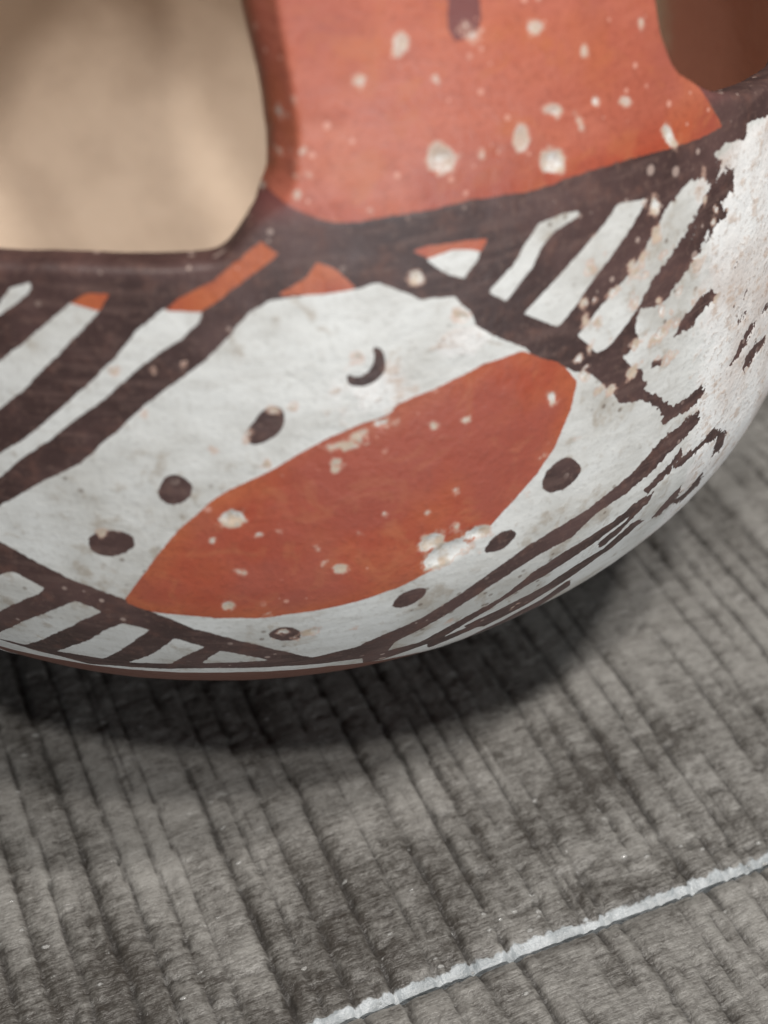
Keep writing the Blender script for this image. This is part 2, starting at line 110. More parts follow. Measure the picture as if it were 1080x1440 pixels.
EDGE_LINE=[(-3.02,-1.87),(-2.82,-1.89),(-2.63,-1.93),(-2.41,-1.99),(-2.20,-2.08),(-1.98,-2.13),(-1.76,-2.21),(-1.56,-2.33),(-1.30,-2.25),(-1.05,-2.21),(-0.82,-2.19),(-0.59,-2.21),(-0.35,-2.14),(-0.12,-2.11),(0.11,-2.09),(0.33,-2.09),(0.55,-2.12),(0.78,-2.12),(1.00,-2.15),(1.23,-2.19),(1.46,-2.27),(1.68,-2.29),(1.89,-2.33),(2.12,-2.41),(2.37,-2.54),(2.56,-2.52),(2.77,-2.53),(2.99,-2.58)]
CHIPS=[(2.63,5.49,0.088,-0.010,-0.013,-0.085),(2.18,5.19,0.055,-0.006,-0.005,-0.040),(2.94,4.39,0.157,-0.026,-0.014,-0.122),(3.88,4.42,0.082,-0.005,0.011,-0.143),(4.23,4.12,0.142,-0.033,-0.015,-0.110),(4.33,4.59,0.086,-0.019,-0.008,-0.048),(4.89,4.57,0.070,-0.017,-0.010,-0.048),(5.31,4.47,0.058,-0.015,-0.008,-0.038),(3.46,5.46,0.080,-0.012,-0.012,-0.060),(5.89,3.95,0.073,-0.010,0.028,-0.124),(4.22,5.40,0.079,-0.014,-0.011,-0.046),(2.98,5.12,0.051,-0.007,-0.005,-0.035),(3.41,5.56,0.053,-0.008,-0.006,-0.030),(3.59,4.36,0.053,-0.010,-0.006,-0.043),(2.57,3.31,0.073,-0.013,-0.005,-0.069),(5.58,3.30,0.070,-0.023,-0.009,-0.084),(0.54,0.85,0.140,0.022,0.008,-0.102),(1.63,0.03,0.055,-0.010,-0.001,-0.041),(0.40,-0.39,0.049,-0.003,-0.004,-0.068),(4.07,1.61,0.058,-0.019,0.000,-0.063),(2.11,1.80,0.090,-0.017,-0.002,-0.053),(1.72,1.61,0.118,-0.019,-0.001,-0.020),(2.83,-0.05,0.305,0.103,0.060,-0.148),(2.64,0.17,0.127,0.074,0.047,-0.093),(3.16,0.13,0.172,-0.004,0.023,-0.095),(1.89,2.61,0.024,-0.019,-0.013,-0.019),(1.94,2.53,0.029,-0.004,-0.002,-0.037),(1.86,2.51,0.023,-0.003,-0.001,-0.024),(3.05,2.79,0.089,-0.019,-0.003,-0.054),(0.74,1.84,0.023,-0.001,-0.003,-0.046),(1.00,2.10,0.029,-0.002,-0.001,-0.019),(0.88,1.94,0.023,-0.002,-0.001,-0.019),(-0.83,0.62,0.030,0.003,-0.002,-0.023),(-0.42,0.15,0.036,0.002,-0.002,-0.016),(2.49,3.33,0.024,-0.004,-0.002,-0.023),(1.61,1.34,0.024,-0.004,-0.001,-0.021),(2.91,0.79,0.020,-0.006,0.000,-0.022),(0.99,-0.96,0.064,-0.011,-0.001,-0.051),(1.10,-1.11,0.052,-0.011,-0.000,-0.042),(1.33,-1.01,0.089,0.010,0.006,-0.066),(0.88,-1.10,0.045,-0.008,-0.001,-0.041),(2.68,1.65,0.025,-0.006,-0.000,-0.020),(3.04,1.65,0.037,0.004,0.006,-0.021),(0.32,0.56,0.024,-0.001,-0.002,-0.023),(0.80,0.61,0.029,-0.003,-0.001,-0.023),(0.99,0.65,0.024,-0.002,-0.001,-0.015),(1.46,0.16,0.018,-0.003,-0.001,-0.024),(-0.55,2.57,0.035,0.001,-0.002,-0.024),(1.22,2.15,0.046,-0.005,-0.002,-0.032),(1.88,1.72,0.051,0.012,0.007,-0.026),(0.16,2.66,0.045,-0.001,-0.002,-0.036),(0.88,4.07,0.024,0.023,0.016,-0.015),(1.07,4.30,0.029,-0.002,-0.002,-0.026),(0.55,3.77,0.034,-0.001,-0.001,-0.016),(-0.26,2.12,0.023,0.000,-0.002,-0.025),(-0.16,2.58,0.028,0.000,-0.002,-0.030)]
OUTLINE_LEFT=[(-1.90,3.57),(-1.24,3.62),(-0.68,3.63),(-0.05,3.65),(0.57,3.67),(0.67,3.76),(0.83,3.94),(0.98,4.14),(1.10,4.31),(1.18,4.64),(1.14,5.08),(1.06,5.44),(1.00,5.73),(1.03,6.05)]
OUTLINE_RIGHT=[(6.03,5.34),(6.05,5.04),(6.11,4.73),(6.28,4.50),(6.53,4.31),(6.91,4.08),(7.57,3.89),(8.39,3.71),(9.65,3.45)]
# ---------------------------------------------------------------- numpy helpers
def hash2(ix, iy, seed):
    h = (ix.astype(np.int64)*374761393 + iy.astype(np.int64)*668265263 + seed*2147483647) & 0xffffffff
    h = ((h ^ (h >> 13))*1274126177) & 0xffffffff
    return ((h ^ (h >> 16)) & 0xffff)/65535.0

def vnoise(x, y, seed=0):
    ix = np.floor(x); iy = np.floor(y)
    fx = x-ix; fy = y-iy
    fx = fx*fx*(3-2*fx); fy = fy*fy*(3-2*fy)
    a = hash2(ix, iy, seed); b = hash2(ix+1, iy, seed); c = hash2(ix, iy+1, seed); d = hash2(ix+1, iy+1, seed)
    return (a*(1-fx)+b*fx)*(1-fy)+(c*(1-fx)+d*fx)*fy

def fbm(x, y, seed=0, octv=4):
    t = 0.0; a = 0.5
    for k in range(octv):
        t = t+a*vnoise(x*2**k+17.3*k, y*2**k-9.1*k, seed+k)
        a *= 0.5
    return t-0.5*(1-0.5**octv)

def sstep(a, b, x):
    t = np.clip((x-a)/(b-a), 0, 1)
    return t*t*(3-2*t)

def seg_dist(P, A, B):
    """distance of points P (n,2) to the polyline segments A->B, in chunks"""
    out = np.full(len(P), 1e9)
    for a, b in zip(A, B):
        d = b-a
        L = d@d+1e-12
        t = np.clip(((P-a)@d)/L, 0, 1)
        q = P-a-t[:, None]*d
        np.minimum(out, (q*q).sum(1), out=out)
    return np.sqrt(out)

def poly_sdf(P, poly):
    """positive inside"""
    V = np.asarray(poly, float)
    W = np.roll(V, -1, 0)
    dist = seg_dist(P, V, W)
    inside = np.zeros(len(P), bool)
    for (x0, y0), (x1, y1) in zip(V, W):
        if y0 == y1:
            continue
        c = ((y0 > P[:, 1]) != (y1 > P[:, 1])) & (P[:, 0] < (x1-x0)*(P[:, 1]-y0)/(y1-y0)+x0)
        inside ^= c
    return np.where(inside, dist, -dist)

def poly_field(P, poly, pad=0.25):
    """poly_sdf, worked out only near the outline"""
    V = np.asarray(poly, float)
    lo = V.min(0)-pad; hi = V.max(0)+pad
    m = ((P > lo) & (P < hi)).all(1)
    out = np.full(len(P), -pad)
    if m.any():
        out[m] = np.maximum(poly_sdf(P[m], V), -pad)
    return out

def vertex_normals(V, F4, F3):
    N = np.zeros_like(V)
    for F in (F4, F3):
        if len(F) == 0:
            continue
        if F.shape[1] == 4:
            n = np.cross(V[F[:, 2]]-V[F[:, 0]], V[F[:, 3]]-V[F[:, 1]])
        else:
            n = np.cross(V[F[:, 1]]-V[F[:, 0]], V[F[:, 2]]-V[F[:, 0]])
        for k in range(F.shape[1]):
            for c in range(3):
                N[:, c] += np.bincount(F[:, k], n[:, c], len(V))
    L = np.linalg.norm(N, axis=1, keepdims=True)
    return N/np.maximum(L, 1e-20)

def mesh_object(name, V, F4, F3, material, attrs=None, normals=None, parent=None):
    """one mesh object out of numpy arrays (unused vertices dropped)"""
    used = np.zeros(len(V), bool)
    for F in (F4, F3):
        if len(F):
            used[F.ravel()] = True
    remap = np.cumsum(used)-1
    F4 = remap[F4] if len(F4) else np.zeros((0, 4), int)
    F3 = remap[F3] if len(F3) else np.zeros((0, 3), int)
    me = bpy.data.meshes.new(name)
    nv = int(used.sum()); n4 = len(F4); n3 = len(F3)
    me.vertices.add(nv)
    me.vertices.foreach_set('co', (V[used]*CM).astype(np.float32).ravel())
    me.loops.add(n4*4+n3*3)
    me.loops.foreach_set('vertex_index', np.concatenate([F4.ravel(), F3.ravel()]).astype(np.int32))
    me.polygons.add(n4+n3)
    me.polygons.foreach_set('loop_start', np.concatenate([np.arange(n4)*4, n4*4+np.arange(n3)*3]).astype(np.int32))
    me.update(calc_edges=True)
    me.validate()
    me.polygons.foreach_set('use_smooth', np.ones(len(me.polygons), bool))
    for k, a in (attrs or {}).items():
        at = me.attributes.new(k, 'FLOAT', 'POINT')
        at.data.foreach_set('value', a[used].astype(np.float32))
    if normals is not None:
        me.normals_split_custom_set_from_vertices(normals[used].astype(np.float32).tolist())
    me.materials.append(material)
    ob = bpy.data.objects.new(name, me)
    col.objects.link(ob)
    ob.parent = parent
    return ob

# ---------------------------------------------------------------- materials
class NT:
    def __init__(self, name):
        self.mat = bpy.data.materials.new(name)
        self.mat.use_nodes = True
        self.t = self.mat.node_tree
        self.t.nodes.clear()
        self.out = self.t.nodes.new('ShaderNodeOutputMaterial')
        self.bsdf = self.t.nodes.new('ShaderNodeBsdfPrincipled')
        self.t.links.new(self.bsdf.outputs[0], self.out.inputs[0])
        self.co = self.t.nodes.new('ShaderNodeTexCoord').outputs['Object']
    def put(self, sock, v):
        if isinstance(v, bpy.types.NodeSocket):
            self.t.links.new(v, sock)
        else:
            sock.default_value = v
    def attr(self, name):
        n = self.t.nodes.new('ShaderNodeAttribute'); n.attribute_name = name
        return n.outputs['Fac']
    def math(self, op, a, b=0.0, c=0.0, clamp=False):
        n = self.t.nodes.new('ShaderNodeMath'); n.operation = op; n.use_clamp = clamp
        for s, v in zip(n.inputs, (a, b, c)):
            self.put(s, v)
        return n.outputs[0]
    def noise(self, scale, detail=3.0, rough=0.55, vec=None, dist=0.0):
        n = self.t.nodes.new('ShaderNodeTexNoise')
        self.put(n.inputs['Vector'], vec if vec is not None else self.co)
        n.inputs['Scale'].default_value = scale; n.inputs['Detail'].default_value = detail
        n.inputs['Roughness'].default_value = rough; n.inputs['Distortion'].default_value = dist
        return n.outputs['Fac']
    def voro(self, scale, vec=None, rand=1.0):
        n = self.t.nodes.new('ShaderNodeTexVoronoi')
        self.put(n.inputs['Vector'], vec if vec is not None else self.co)
        n.inputs['Scale'].default_value = scale; n.inputs['Randomness'].default_value = rand
        return n.outputs['Distance'], n.outputs['Color']
    def ramp(self, v, a, b, c=0.0, d=1.0):
        n = self.t.nodes.new('ShaderNodeMapRange'); n.interpolation_type = 'SMOOTHSTEP'; n.clamp = True
        for s, x in zip(n.inputs, (v, a, b, c, d)):
            self.put(s, x)
        return n.outputs[0]
    def mix(self, f, a, b, mode='MIX'):
        n = self.t.nodes.new('ShaderNodeMix'); n.data_type = 'RGBA'; n.blend_type = mode
        self.put(n.inputs[0], f)
        for s, v in ((n.inputs[6], a), (n.inputs[7], b)):
            self.put(s, v if isinstance(v, bpy.types.NodeSocket) else (*v, 1))
        return n.outputs[2]
    def vmap(self, scale, rot=(0, 0, 0)):
        n = self.t.nodes.new('ShaderNodeMapping')
        self.t.links.new(self.co, n.inputs[0])
        n.inputs['Scale'].default_value = scale; n.inputs['Rotation'].default_value = rot
        return n.outputs[0]
    def bump(self, h, strength, dist, normal=None):
        n = self.t.nodes.new('ShaderNodeBump')
        n.inputs['Strength'].default_value = strength; n.inputs['Distance'].default_value = dist
        self.put(n.inputs['Height'], h)
        if normal is not None:
            self.t.links.new(normal, n.inputs['Normal'])
        return n.outputs[0]

def clay_material():
    m = NT('painted_clay')
    M = m.math
    dark, red, crust, chip, rough, inner, under = [m.attr(k) for k in ('dark', 'red', 'crust', 'chip', 'rough', 'inner', 'under')]
    fine = m.noise(1500, 2, 0.6)            # under a millimetre
    mid = m.noise(420, 3, 0.6)
    big = m.noise(75, 3, 0.6)
    brush = m.noise(1.0, 3, 0.6, m.vmap((130, 130, 1000), (0.10, 0.16, 0)))   # faint sideways brush drag
    f0 = M('SUBTRACT', fine, 0.5); m0 = M('SUBTRACT', mid, 0.5)
    wob = M('ADD', M('MULTIPLY', f0, 0.016), M('MULTIPLY', m0, 0.026))
    wear = M('MULTIPLY', rough, M('ADD', M('MULTIPLY', f0, 0.28), M('MULTIPLY', m0, 0.24)))
    dk = M('ADD', M('ADD', dark, wob), wear)
    dmask = m.ramp(dk, -0.005, 0.005)
    rmask = m.ramp(M('ADD', red, wob), -0.006, 0.006)
    # white slip with grey-tan grime and pinholes
    w = m.mix(m.ramp(big, 0.36, 0.70), (0.66, 0.665, 0.65), (0.47, 0.46, 0.43))
    w = m.mix(M('MULTIPLY', m.ramp(brush, 0.46, 0.70), 0.28), w, (0.40, 0.385, 0.355))
    w = m.mix(M('MULTIPLY', m.ramp(M('ADD', M('MULTIPLY', mid, 0.6), M('MULTIPLY', big, 0.5)), 0.58, 0.70), 0.60), w, (0.33, 0.275, 0.215))
    w = m.mix(M('MULTIPLY', m.ramp(fine, 0.52, 0.72), 0.30), w, (0.36, 0.34, 0.31))
    w = m.mix(M('MULTIPLY', m.ramp(m.noise(170, 4, 0.7, dist=1.2), 0.60, 0.72), 0.55), w, (0.36, 0.29, 0.22))
    vd, vc = m.voro(520)
    w = m.mix(M('MULTIPLY', m.ramp(vd, 0.10, 0.20, 1, 0), M('MULTIPLY', m.ramp(big, 0.47, 0.60), 0.75)), w, (0.16, 0.125, 0.10))
    # red slip
    hand = m.attr('hand')  # paler red on the handle, its sheen mixed into the base colour
    r = m.mix(m.ramp(M('ADD', M('MULTIPLY', brush, 0.35), M('MULTIPLY', big, 0.65)), 0.36, 0.66), m.mix(hand, (0.345, 0.066, 0.034), (0.38, 0.103, 0.064)), m.mix(hand, (0.415, 0.094, 0.050), (0.47, 0.150, 0.098)))
    r = m.mix(M('MULTIPLY', m.ramp(mid, 0.55, 0.72), 0.22), r, (0.27, 0.070, 0.045))
    r = m.mix(M('MULTIPLY', m.ramp(m.noise(110, 2), 0.52, 0.70), 0.35), r, (0.46, 0.135, 0.052))
    r = m.mix(M('MULTIPLY', m.attr('orange'), m.ramp(big, 0.30, 0.60)), r, (0.44, 0.125, 0.050))
    r = m.mix(M('MULTIPLY', m.ramp(big, 0.50, 0.66), M('SUBTRACT', 0.65, M('MULTIPLY', hand, 0.4))), r, (0.30, 0.068, 0.046))
    r = m.mix(M('MULTIPLY', m.ramp(fine, 0.50, 0.68), 0.28), r, (0.20, 0.045, 0.026))
    r = m.mix(M('MULTIPLY', m.ramp(m.noise(190, 3, 0.65, dist=0.8), 0.52, 0.66), 0.55), r, (0.43, 0.135, 0.062))
    r = m.mix(M('MULTIPLY', m.ramp(m.noise(60, 2), 0.50, 0.64), 0.40), r, (0.30, 0.085, 0.066))
    # dark brown paint, thinner in places
    d = m.mix(m.ramp(big, 0.35, 0.7), (0.044, 0.023, 0.021), (0.094, 0.051, 0.047))
    d = m.mix(M('MULTIPLY', m.ramp(mid, 0.50, 0.74), 0.5), d, (0.150, 0.072, 0.055))
    d = m.mix(M('MULTIPLY', m.ramp(brush, 0.50, 0.66), 0.45), d, (0.130, 0.078, 0.068))
    d = m.mix(M('MULTIPLY', m.ramp(fine, 0.54, 0.70), 0.35), d, (0.17, 0.105, 0.085))
    d = m.mix(M('MULTIPLY', hand, 0.8), d, (0.19, 0.060, 0.056))
    c = m.mix(rmask, w, r)
    c = m.mix(dmask, c, d)
    # bare brown base below the last line
    umask = m.ramp(M('ADD', under, M('MULTIPLY', wob, 0.6)), -0.006, 0.006)
    c = m.mix(umask, c, (0.13, 0.052, 0.036))
    # small pale spots where the paint popped off
    painted = M('MAXIMUM', dmask, rmask, clamp=True)
    v1, c1 = m.voro(330)
    sep = m.t.nodes.new('ShaderNodeSeparateColor'); m.t.links.new(c1, sep.inputs[0])
    s1 = M('MULTIPLY', m.ramp(M('SUBTRACT', v1, M('MULTIPLY', sep.outputs[0], 0.20)), -0.04, 0.05, 1, 0), M('GREATER_THAN', sep.outputs[1], 0.62))
    v2, c2 = m.voro(760)
    sep2 = m.t.nodes.new('ShaderNodeSeparateColor'); m.t.links.new(c2, sep2.inputs[0])
    s2 = M('MULTIPLY', m.ramp(M('SUBTRACT', v2, M('MULTIPLY', sep2.outputs[0], 0.3)), -0.04, 0.04, 1, 0), M('GREATER_THAN', sep2.outputs[1], 0.74))
    spots = M('MULTIPLY', M('MAXIMUM', s1, s2), painted)
    spots = M('MULTIPLY', spots, M('MAXIMUM', m.ramp(big, 0.46, 0.58), m.attr('spotty')))
    pink = m.mix(rmask, (0.42, 0.32, 0.28), (0.60, 0.30, 0.23))
    c = m.mix(M('MULTIPLY', spots, 0.8), c, pink)
    # big chips with a pale halo, and the plaster-like crust
    ch = M('ADD', chip, M('ADD', M('MULTIPLY', f0, 0.09), M('MULTIPLY', m0, 0.24)))
    halo = m.ramp(ch, -0.035, 0.005)
    c = m.mix(M('MULTIPLY', halo, 0.6), c, (0.58, 0.37, 0.29))
    cmask = m.ramp(ch, -0.004, 0.012)
    cc = m.mix(m.ramp(mid, 0.42, 0.62), (0.68, 0.68, 0.66), (0.50, 0.40, 0.31))
    cc = m.mix(M('MULTIPLY', m.ramp(fine, 0.52, 0.66), 0.5), cc, (0.36, 0.35, 0.32))
    cc = m.mix(M('MULTIPLY', hand, m.ramp(fine, 0.40, 0.62, 0.15, 0.75)), cc, (0.47, 0.34, 0.29))
    c = m.mix(cmask, c, cc)
    kmask = M('MULTIPLY', m.ramp(M('ADD', crust, M('MULTIPLY', m0, 0.9)), 0.35, 0.6), M('SUBTRACT', 1.0, dmask), clamp=True)
    ck = m.mix(m.ramp(big, 0.38, 0.66), (0.74, 0.735, 0.725), (0.56, 0.51, 0.48))
    ck = m.mix(M('MULTIPLY', m.ramp(M('ADD', M('MULTIPLY', mid, 0.7), M('MULTIPLY', brush, 0.4)), 0.57, 0.69), 0.50), ck, (0.40, 0.26, 0.17))
    ck = m.mix(M('MULTIPLY', m.ramp(fine, 0.56, 0.68), 0.45), ck, (0.30, 0.22, 0.17))
    c = m.mix(M('MULTIPLY', kmask, M('SUBTRACT', 1.0, rmask)), c, ck)
    # inside: bare tan clay, red slip on part of it
    ti = m.mix(m.ramp(big, 0.30, 0.74), (0.54, 0.43, 0.33), (0.45, 0.35, 0.265))
    ired = m.attr('inner_red')
    ti = m.mix(m.ramp(M('ADD', ired, M('MULTIPLY', m0, 0.5)), -0.3, 0.3), ti, (0.50, 0.225, 0.165))
    imask = m.ramp(M('ADD', inner, M('MULTIPLY', wob, 0.5)), 0.45, 0.55)
    c = m.mix(imask, c, ti)
    m.put(m.bsdf.inputs['Base Color'], c)
    ro = M('ADD', 0.46, M('MULTIPLY', m0, 0.30))
    ro = M('ADD', ro, M('MULTIPLY', dmask, 0.06))
    ro = M('SUBTRACT', ro, M('MULTIPLY', rmask, 0.06))
    ro = M('ADD', ro, M('MULTIPLY', M('MAXIMUM', kmask, cmask), 0.15))
    m.put(m.bsdf.inputs['Roughness'], M('ADD', ro, M('MULTIPLY', imask, 0.25)))
    h = M('ADD', M('MULTIPLY', fine, M('ADD', 0.25, M('MULTIPLY', crust, 0.35))), M('MULTIPLY', mid, M('ADD', 0.5, M('MULTIPLY', crust, 0.25))))
    m.put(m.bsdf.inputs['Normal'], m.bump(h, 0.7, 0.00030))
    return m.mat

def plank_material():
    m = NT('weathered_grey_plank')
    M = m.math
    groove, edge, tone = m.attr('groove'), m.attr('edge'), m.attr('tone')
    AZ = 1.969
    # object x runs along the joint, y along the saw grooves
    along = m.vmap((300, 3000, 400))
    streak = m.noise(1.0, 3, 0.65, along)
    broad = m.noise(1.0, 3, 0.6, m.vmap((170, 520, 150)))
    grain = m.noise(2400, 2, 0.6)
    patch = m.noise(40, 3, 0.6)
    t = M('ADD', M('MULTIPLY', streak, 0.80), M('MULTIPLY', broad, 0.55))
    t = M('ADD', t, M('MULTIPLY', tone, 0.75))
    t = M('ADD', t, M('MULTIPLY', M('SUBTRACT', patch, 0.5), 0.30))
    t = M('ADD', t, M('MULTIPLY', M('SUBTRACT', grain, 0.5), 0.30))
    crumb = m.noise(950, 3, 0.72)
    t = M('ADD', t, M('MULTIPLY', M('SUBTRACT', crumb, 0.5), 0.75))
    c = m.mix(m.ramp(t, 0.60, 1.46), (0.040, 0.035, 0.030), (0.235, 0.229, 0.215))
    c = m.mix(M('MULTIPLY', m.ramp(groove, 0.14, 0.80), 0.74), c, (0.024, 0.022, 0.020))
    # worn pale edge at the joint
    e = M('ADD', edge, M('MULTIPLY', M('SUBTRACT', m.noise(600, 2, 0.6), 0.5), 0.20))
    emask = m.ramp(e, -0.02, 0.02)
    ec = m.mix(m.ramp(m.noise(260, 3, 0.6), 0.38, 0.66), (0.37, 0.40, 0.42), (0.23, 0.255, 0.27))
    c = m.mix(emask, c, ec)
    # glassy pale flecks
    vd, vc = m.voro(430, m.vmap((1.0, 1.7, 1)))
    sep = m.t.nodes.new('ShaderNodeSeparateColor'); m.t.links.new(vc, sep.inputs[0])
    fl = M('MULTIPLY', m.ramp(M('ADD', vd, M('MULTIPLY', grain, 0.25)), 0.24, 0.36, 1, 0), M('GREATER_THAN', sep.outputs[0], M('SUBTRACT', 0.955, M('MULTIPLY', m.attr('fleck'), 0.55))))
    c = m.mix(M('MULTIPLY', fl, 0.8), c, (0.36, 0.36, 0.35))
    m.put(m.bsdf.inputs['Base Color'], c)
    ro = M('SUBTRACT', 0.46, M('MULTIPLY', fl, 0.35))
    ro = M('SUBTRACT', ro, M('MULTIPLY', emask, 0.08))
    m.put(m.bsdf.inputs['Roughness'], M('ADD', ro, M('MULTIPLY', M('SUBTRACT', grain, 0.5), 0.25)))
    h = M('ADD', M('MULTIPLY', streak, 0.30), M('MULTIPLY', crumb, 0.9))
    h = M('ADD', h, M('MULTIPLY', fl, 0.5))
    m.put(m.bsdf.inputs['Normal'], m.bump(h, 0.7, 0.0004))
    return m.mat

def plain_material(name, c, rough):
    m = NT(name)
    k = m.mix(m.noise(60, 4), c, tuple(x*0.7 for x in c))
    m.put(m.bsdf.inputs['Base Color'], k)
    m.bsdf.inputs['Roughness'].default_value = rough
    return m.mat

clay = clay_material()
plank_mat = plank_material()
board_mat = plain_material('dark_underlay', (0.03, 0.028, 0.026), 0.8)

# ---------------------------------------------------------------- tabletop of planks
AZ = 1.969
JOINT = -9.835            # cm, distance of the visible joint along the groove direction
PLANK_W = 19.0
GAP = 0.05

def box_arrays(x0, x1, y0, y1, z0, z1):
    V = np.array([(x, y, z) for z in (z0, z1) for y in (y0, y1) for x in (x0, x1)], float)
    F = np.array([(0, 2, 3, 1), (4, 5, 7, 6), (0, 1, 5, 4), (2, 6, 7, 3), (0, 4, 6, 2), (1, 3, 7, 5)])
    return V, F

NO3 = np.zeros((0, 3), int)
bv, bf = box_arrays(-34, 36, JOINT-PLANK_W-1, JOINT+2*PLANK_W+1, -2.6, -1.25)
table = mesh_object('tabletop', bv, bf, NO3, board_mat)
for p in table.data.polygons:
    p.use_smooth = False
table['kind'] = 'structure'
table['label'] = 'grey weathered wooden tabletop of ridged planks under the bowl'
table.rotation_euler = (0, 0, AZ-math.pi/2)

rng = random.Random(7)
GROOVES = []
x = -33.0
while x < 35:
    step = rng.uniform(0.30, 0.55)
    GROOVES.append((x, rng.uniform(0.65, 1.0), rng.uniform(0.026, 0.048), rng.randint(0, 9999), rng.uniform(-0.5, 0.5)))
    if rng.random() < 0.8:
        GROOVES.append((x+step*rng.uniform(0.35, 0.65), rng.uniform(0.35, 0.60), rng.uniform(0.016, 0.03), rng.randint(0, 9999), rng.uniform(-0.5, 0.5)))
    x += step

def grid_axis(lo, hi, d0, d1, fine, coarse):
    a = [np.arange(d0, d1+1e-6, fine)]
    if lo < d0:
        a.insert(0, np.linspace(lo, d0, max(2, int((d0-lo)/coarse)+1))[:-1])
    if hi > d1:
        a.append(np.linspace(d1, hi, max(2, int((hi-d1)/coarse)+1))[1:])
    return np.concatenate(a)

def plank(y0, y1, seed, dx, dy, fine, bright_edge):
    xs = grid_axis(-33, 35, dx[0], dx[1], fine, 0.4)
    ys = grid_axis(y0, y1, dy[0], dy[1], fine, 0.4)
    X, Y = np.meshgrid(xs, ys)
    sh = X.shape
    X = X.ravel(); Y = Y.ravel()
    groove = np.zeros_like(X); strip = np.zeros_like(X); ridge = np.zeros_like(X); acc = np.zeros_like(X)
    bend = 0.30*fbm(X*0.10+seed, Y*0.22, seed+2, 3)+0.10*fbm(X*0.8, Y*0.7, seed+4, 3)+0.045*fbm(X*3, Y*3.5, seed+6, 3)
    Xb = X+bend
    shift = (seed*0.37) % 0.7
    for gx, dep, wid, sd, ton in GROOVES:
        gx = gx+shift
        m = np.abs(Xb-gx) < 0.45
        ym = Y[m]
        asym = Xb[m]-gx-0.05*fbm(X[m]*6, ym*8, sd+21, 3)
        on = sstep(-0.30, 0.05, fbm(ym*0.55+sd*3, np.full(len(ym), 7.0+sd), sd+9, 3)+dep*0.30-0.20)
        g = np.exp(-np.where(asym < 0, (asym/(wid*0.6))**2, (asym/(wid*1.5))**2))*dep*on*(0.65+0.7*vnoise(X[m]*9, ym*6, sd+13))
        groove[m] = np.maximum(groove[m], g)
        lee = np.where(asym > 0, np.exp(-asym/0.11), np.exp(asym/0.025))*dep*(0.4+0.6*on)
        ridge[m] = np.maximum(ridge[m], lee*(0.45+1.1*vnoise(X[m]*2.5, ym*2.2, sd+41)))
        k = np.exp(-((Xb[m]-gx-0.17)/0.13)**2)
        strip[m] += k*(ton+0.9*fbm(ym*0.45+sd, np.full(len(ym), sd*1.0), sd+31, 3)); acc[m] += k
    strip = strip/np.maximum(acc, 0.2)
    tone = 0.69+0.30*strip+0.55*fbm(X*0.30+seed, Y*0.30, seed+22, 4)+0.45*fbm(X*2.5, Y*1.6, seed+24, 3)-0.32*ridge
    tone = tone-0.42*sstep(3.6, 0.9, Y-y0)*sstep(-0.25, 0.10, fbm(X*0.7, Y*0.7, seed+23, 3))  # darker brown near the joint, with lamp sheen of the middle put into tone
    z = -0.070*groove+0.030*fbm(X*1.0, Y*0.4, seed+31, 3)+0.022*fbm(X*6, Y*6, seed+33, 4)+0.016*strip-0.030*ridge
    z = z+0.012*np.round(3*fbm(X*1.6, Y*2.6, seed+50, 3))
    # small splintered pits
    pit = sstep(0.20, 0.30, fbm(X*4.5, Y*7.0, seed+55, 3)+0.10*sstep(3, 0, Y-y0)-0.02)
    z = z-0.03*pit
    groove = np.maximum(groove, 0.55*pit)
    d_edge = Y-y0
    ragged = 0.05*fbm(X*2.2, Y*0, seed+60, 3)+0.05*fbm(X*11, Y*0, seed+61, 3)
    edge = (0.125+ragged-d_edge) if bright_edge else np.full_like(X, -0.3)
    edge = np.maximum(edge, -0.3)
    # rounded, chipped arris
    for dd, amp in ((d_edge, 0.07), (y1-Y, 0.05)):
        z = z-amp*sstep(0.14, 0.0, dd)**1.2*(0.85+0.3*vnoise(X*2, Y*2, seed+71))
    z = z-0.02*sstep(0.22, 0.12, d_edge)*sstep(0.05, 0.10, d_edge)*sstep(0.5, 0.7, vnoise(X*6, Y*9, seed+72))
    fleck = 0.25*sstep(0.5, 0.7, vnoise(X*0.6, Y*0.6, seed+81))+sstep(1.6, 0.05, d_edge)*sstep(0.35, 0.65, vnoise(X*1.0, Y*1.0, seed+80))
    z = z-z.max()*0.3
    V = np.stack([X, Y, z-0.0], 1)
    n = np.arange(len(X)).reshape(sh)
    F = np.stack([n[:-1, :-1], n[:-1, 1:], n[1:, 1:], n[1:, :-1]], -1).reshape(-1, 4)
    # skirt down to the underside
    ring = np.concatenate([n[0, :], n[1:, -1], n[-1, -2::-1], n[-2:0:-1, 0]])
    B = V[ring].copy(); B[:, 2] = -1.2
    b = np.arange(len(ring))+len(V)
    S = np.stack([ring, b, np.roll(b, -1), np.roll(ring, -1)], -1)
    Vall = np.concatenate([V, V[ring], B])
    top = np.arange(len(ring))+len(V)
    low = top+len(ring)
    S = np.stack([top, low, np.roll(low, -1), np.roll(top, -1)], -1)
    src = np.concatenate([np.arange(len(V)), ring, ring])
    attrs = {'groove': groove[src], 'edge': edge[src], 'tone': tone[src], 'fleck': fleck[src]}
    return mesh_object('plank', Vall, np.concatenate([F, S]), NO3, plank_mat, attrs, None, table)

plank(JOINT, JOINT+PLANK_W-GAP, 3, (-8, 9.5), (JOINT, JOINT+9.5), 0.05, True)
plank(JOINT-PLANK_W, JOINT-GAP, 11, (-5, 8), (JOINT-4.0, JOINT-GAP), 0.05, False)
plank(JOINT+PLANK_W, JOINT+2*PLANK_W-GAP, 5, (-1, 1), (JOINT+PLANK_W, JOINT+PLANK_W+1), 0.4, True)

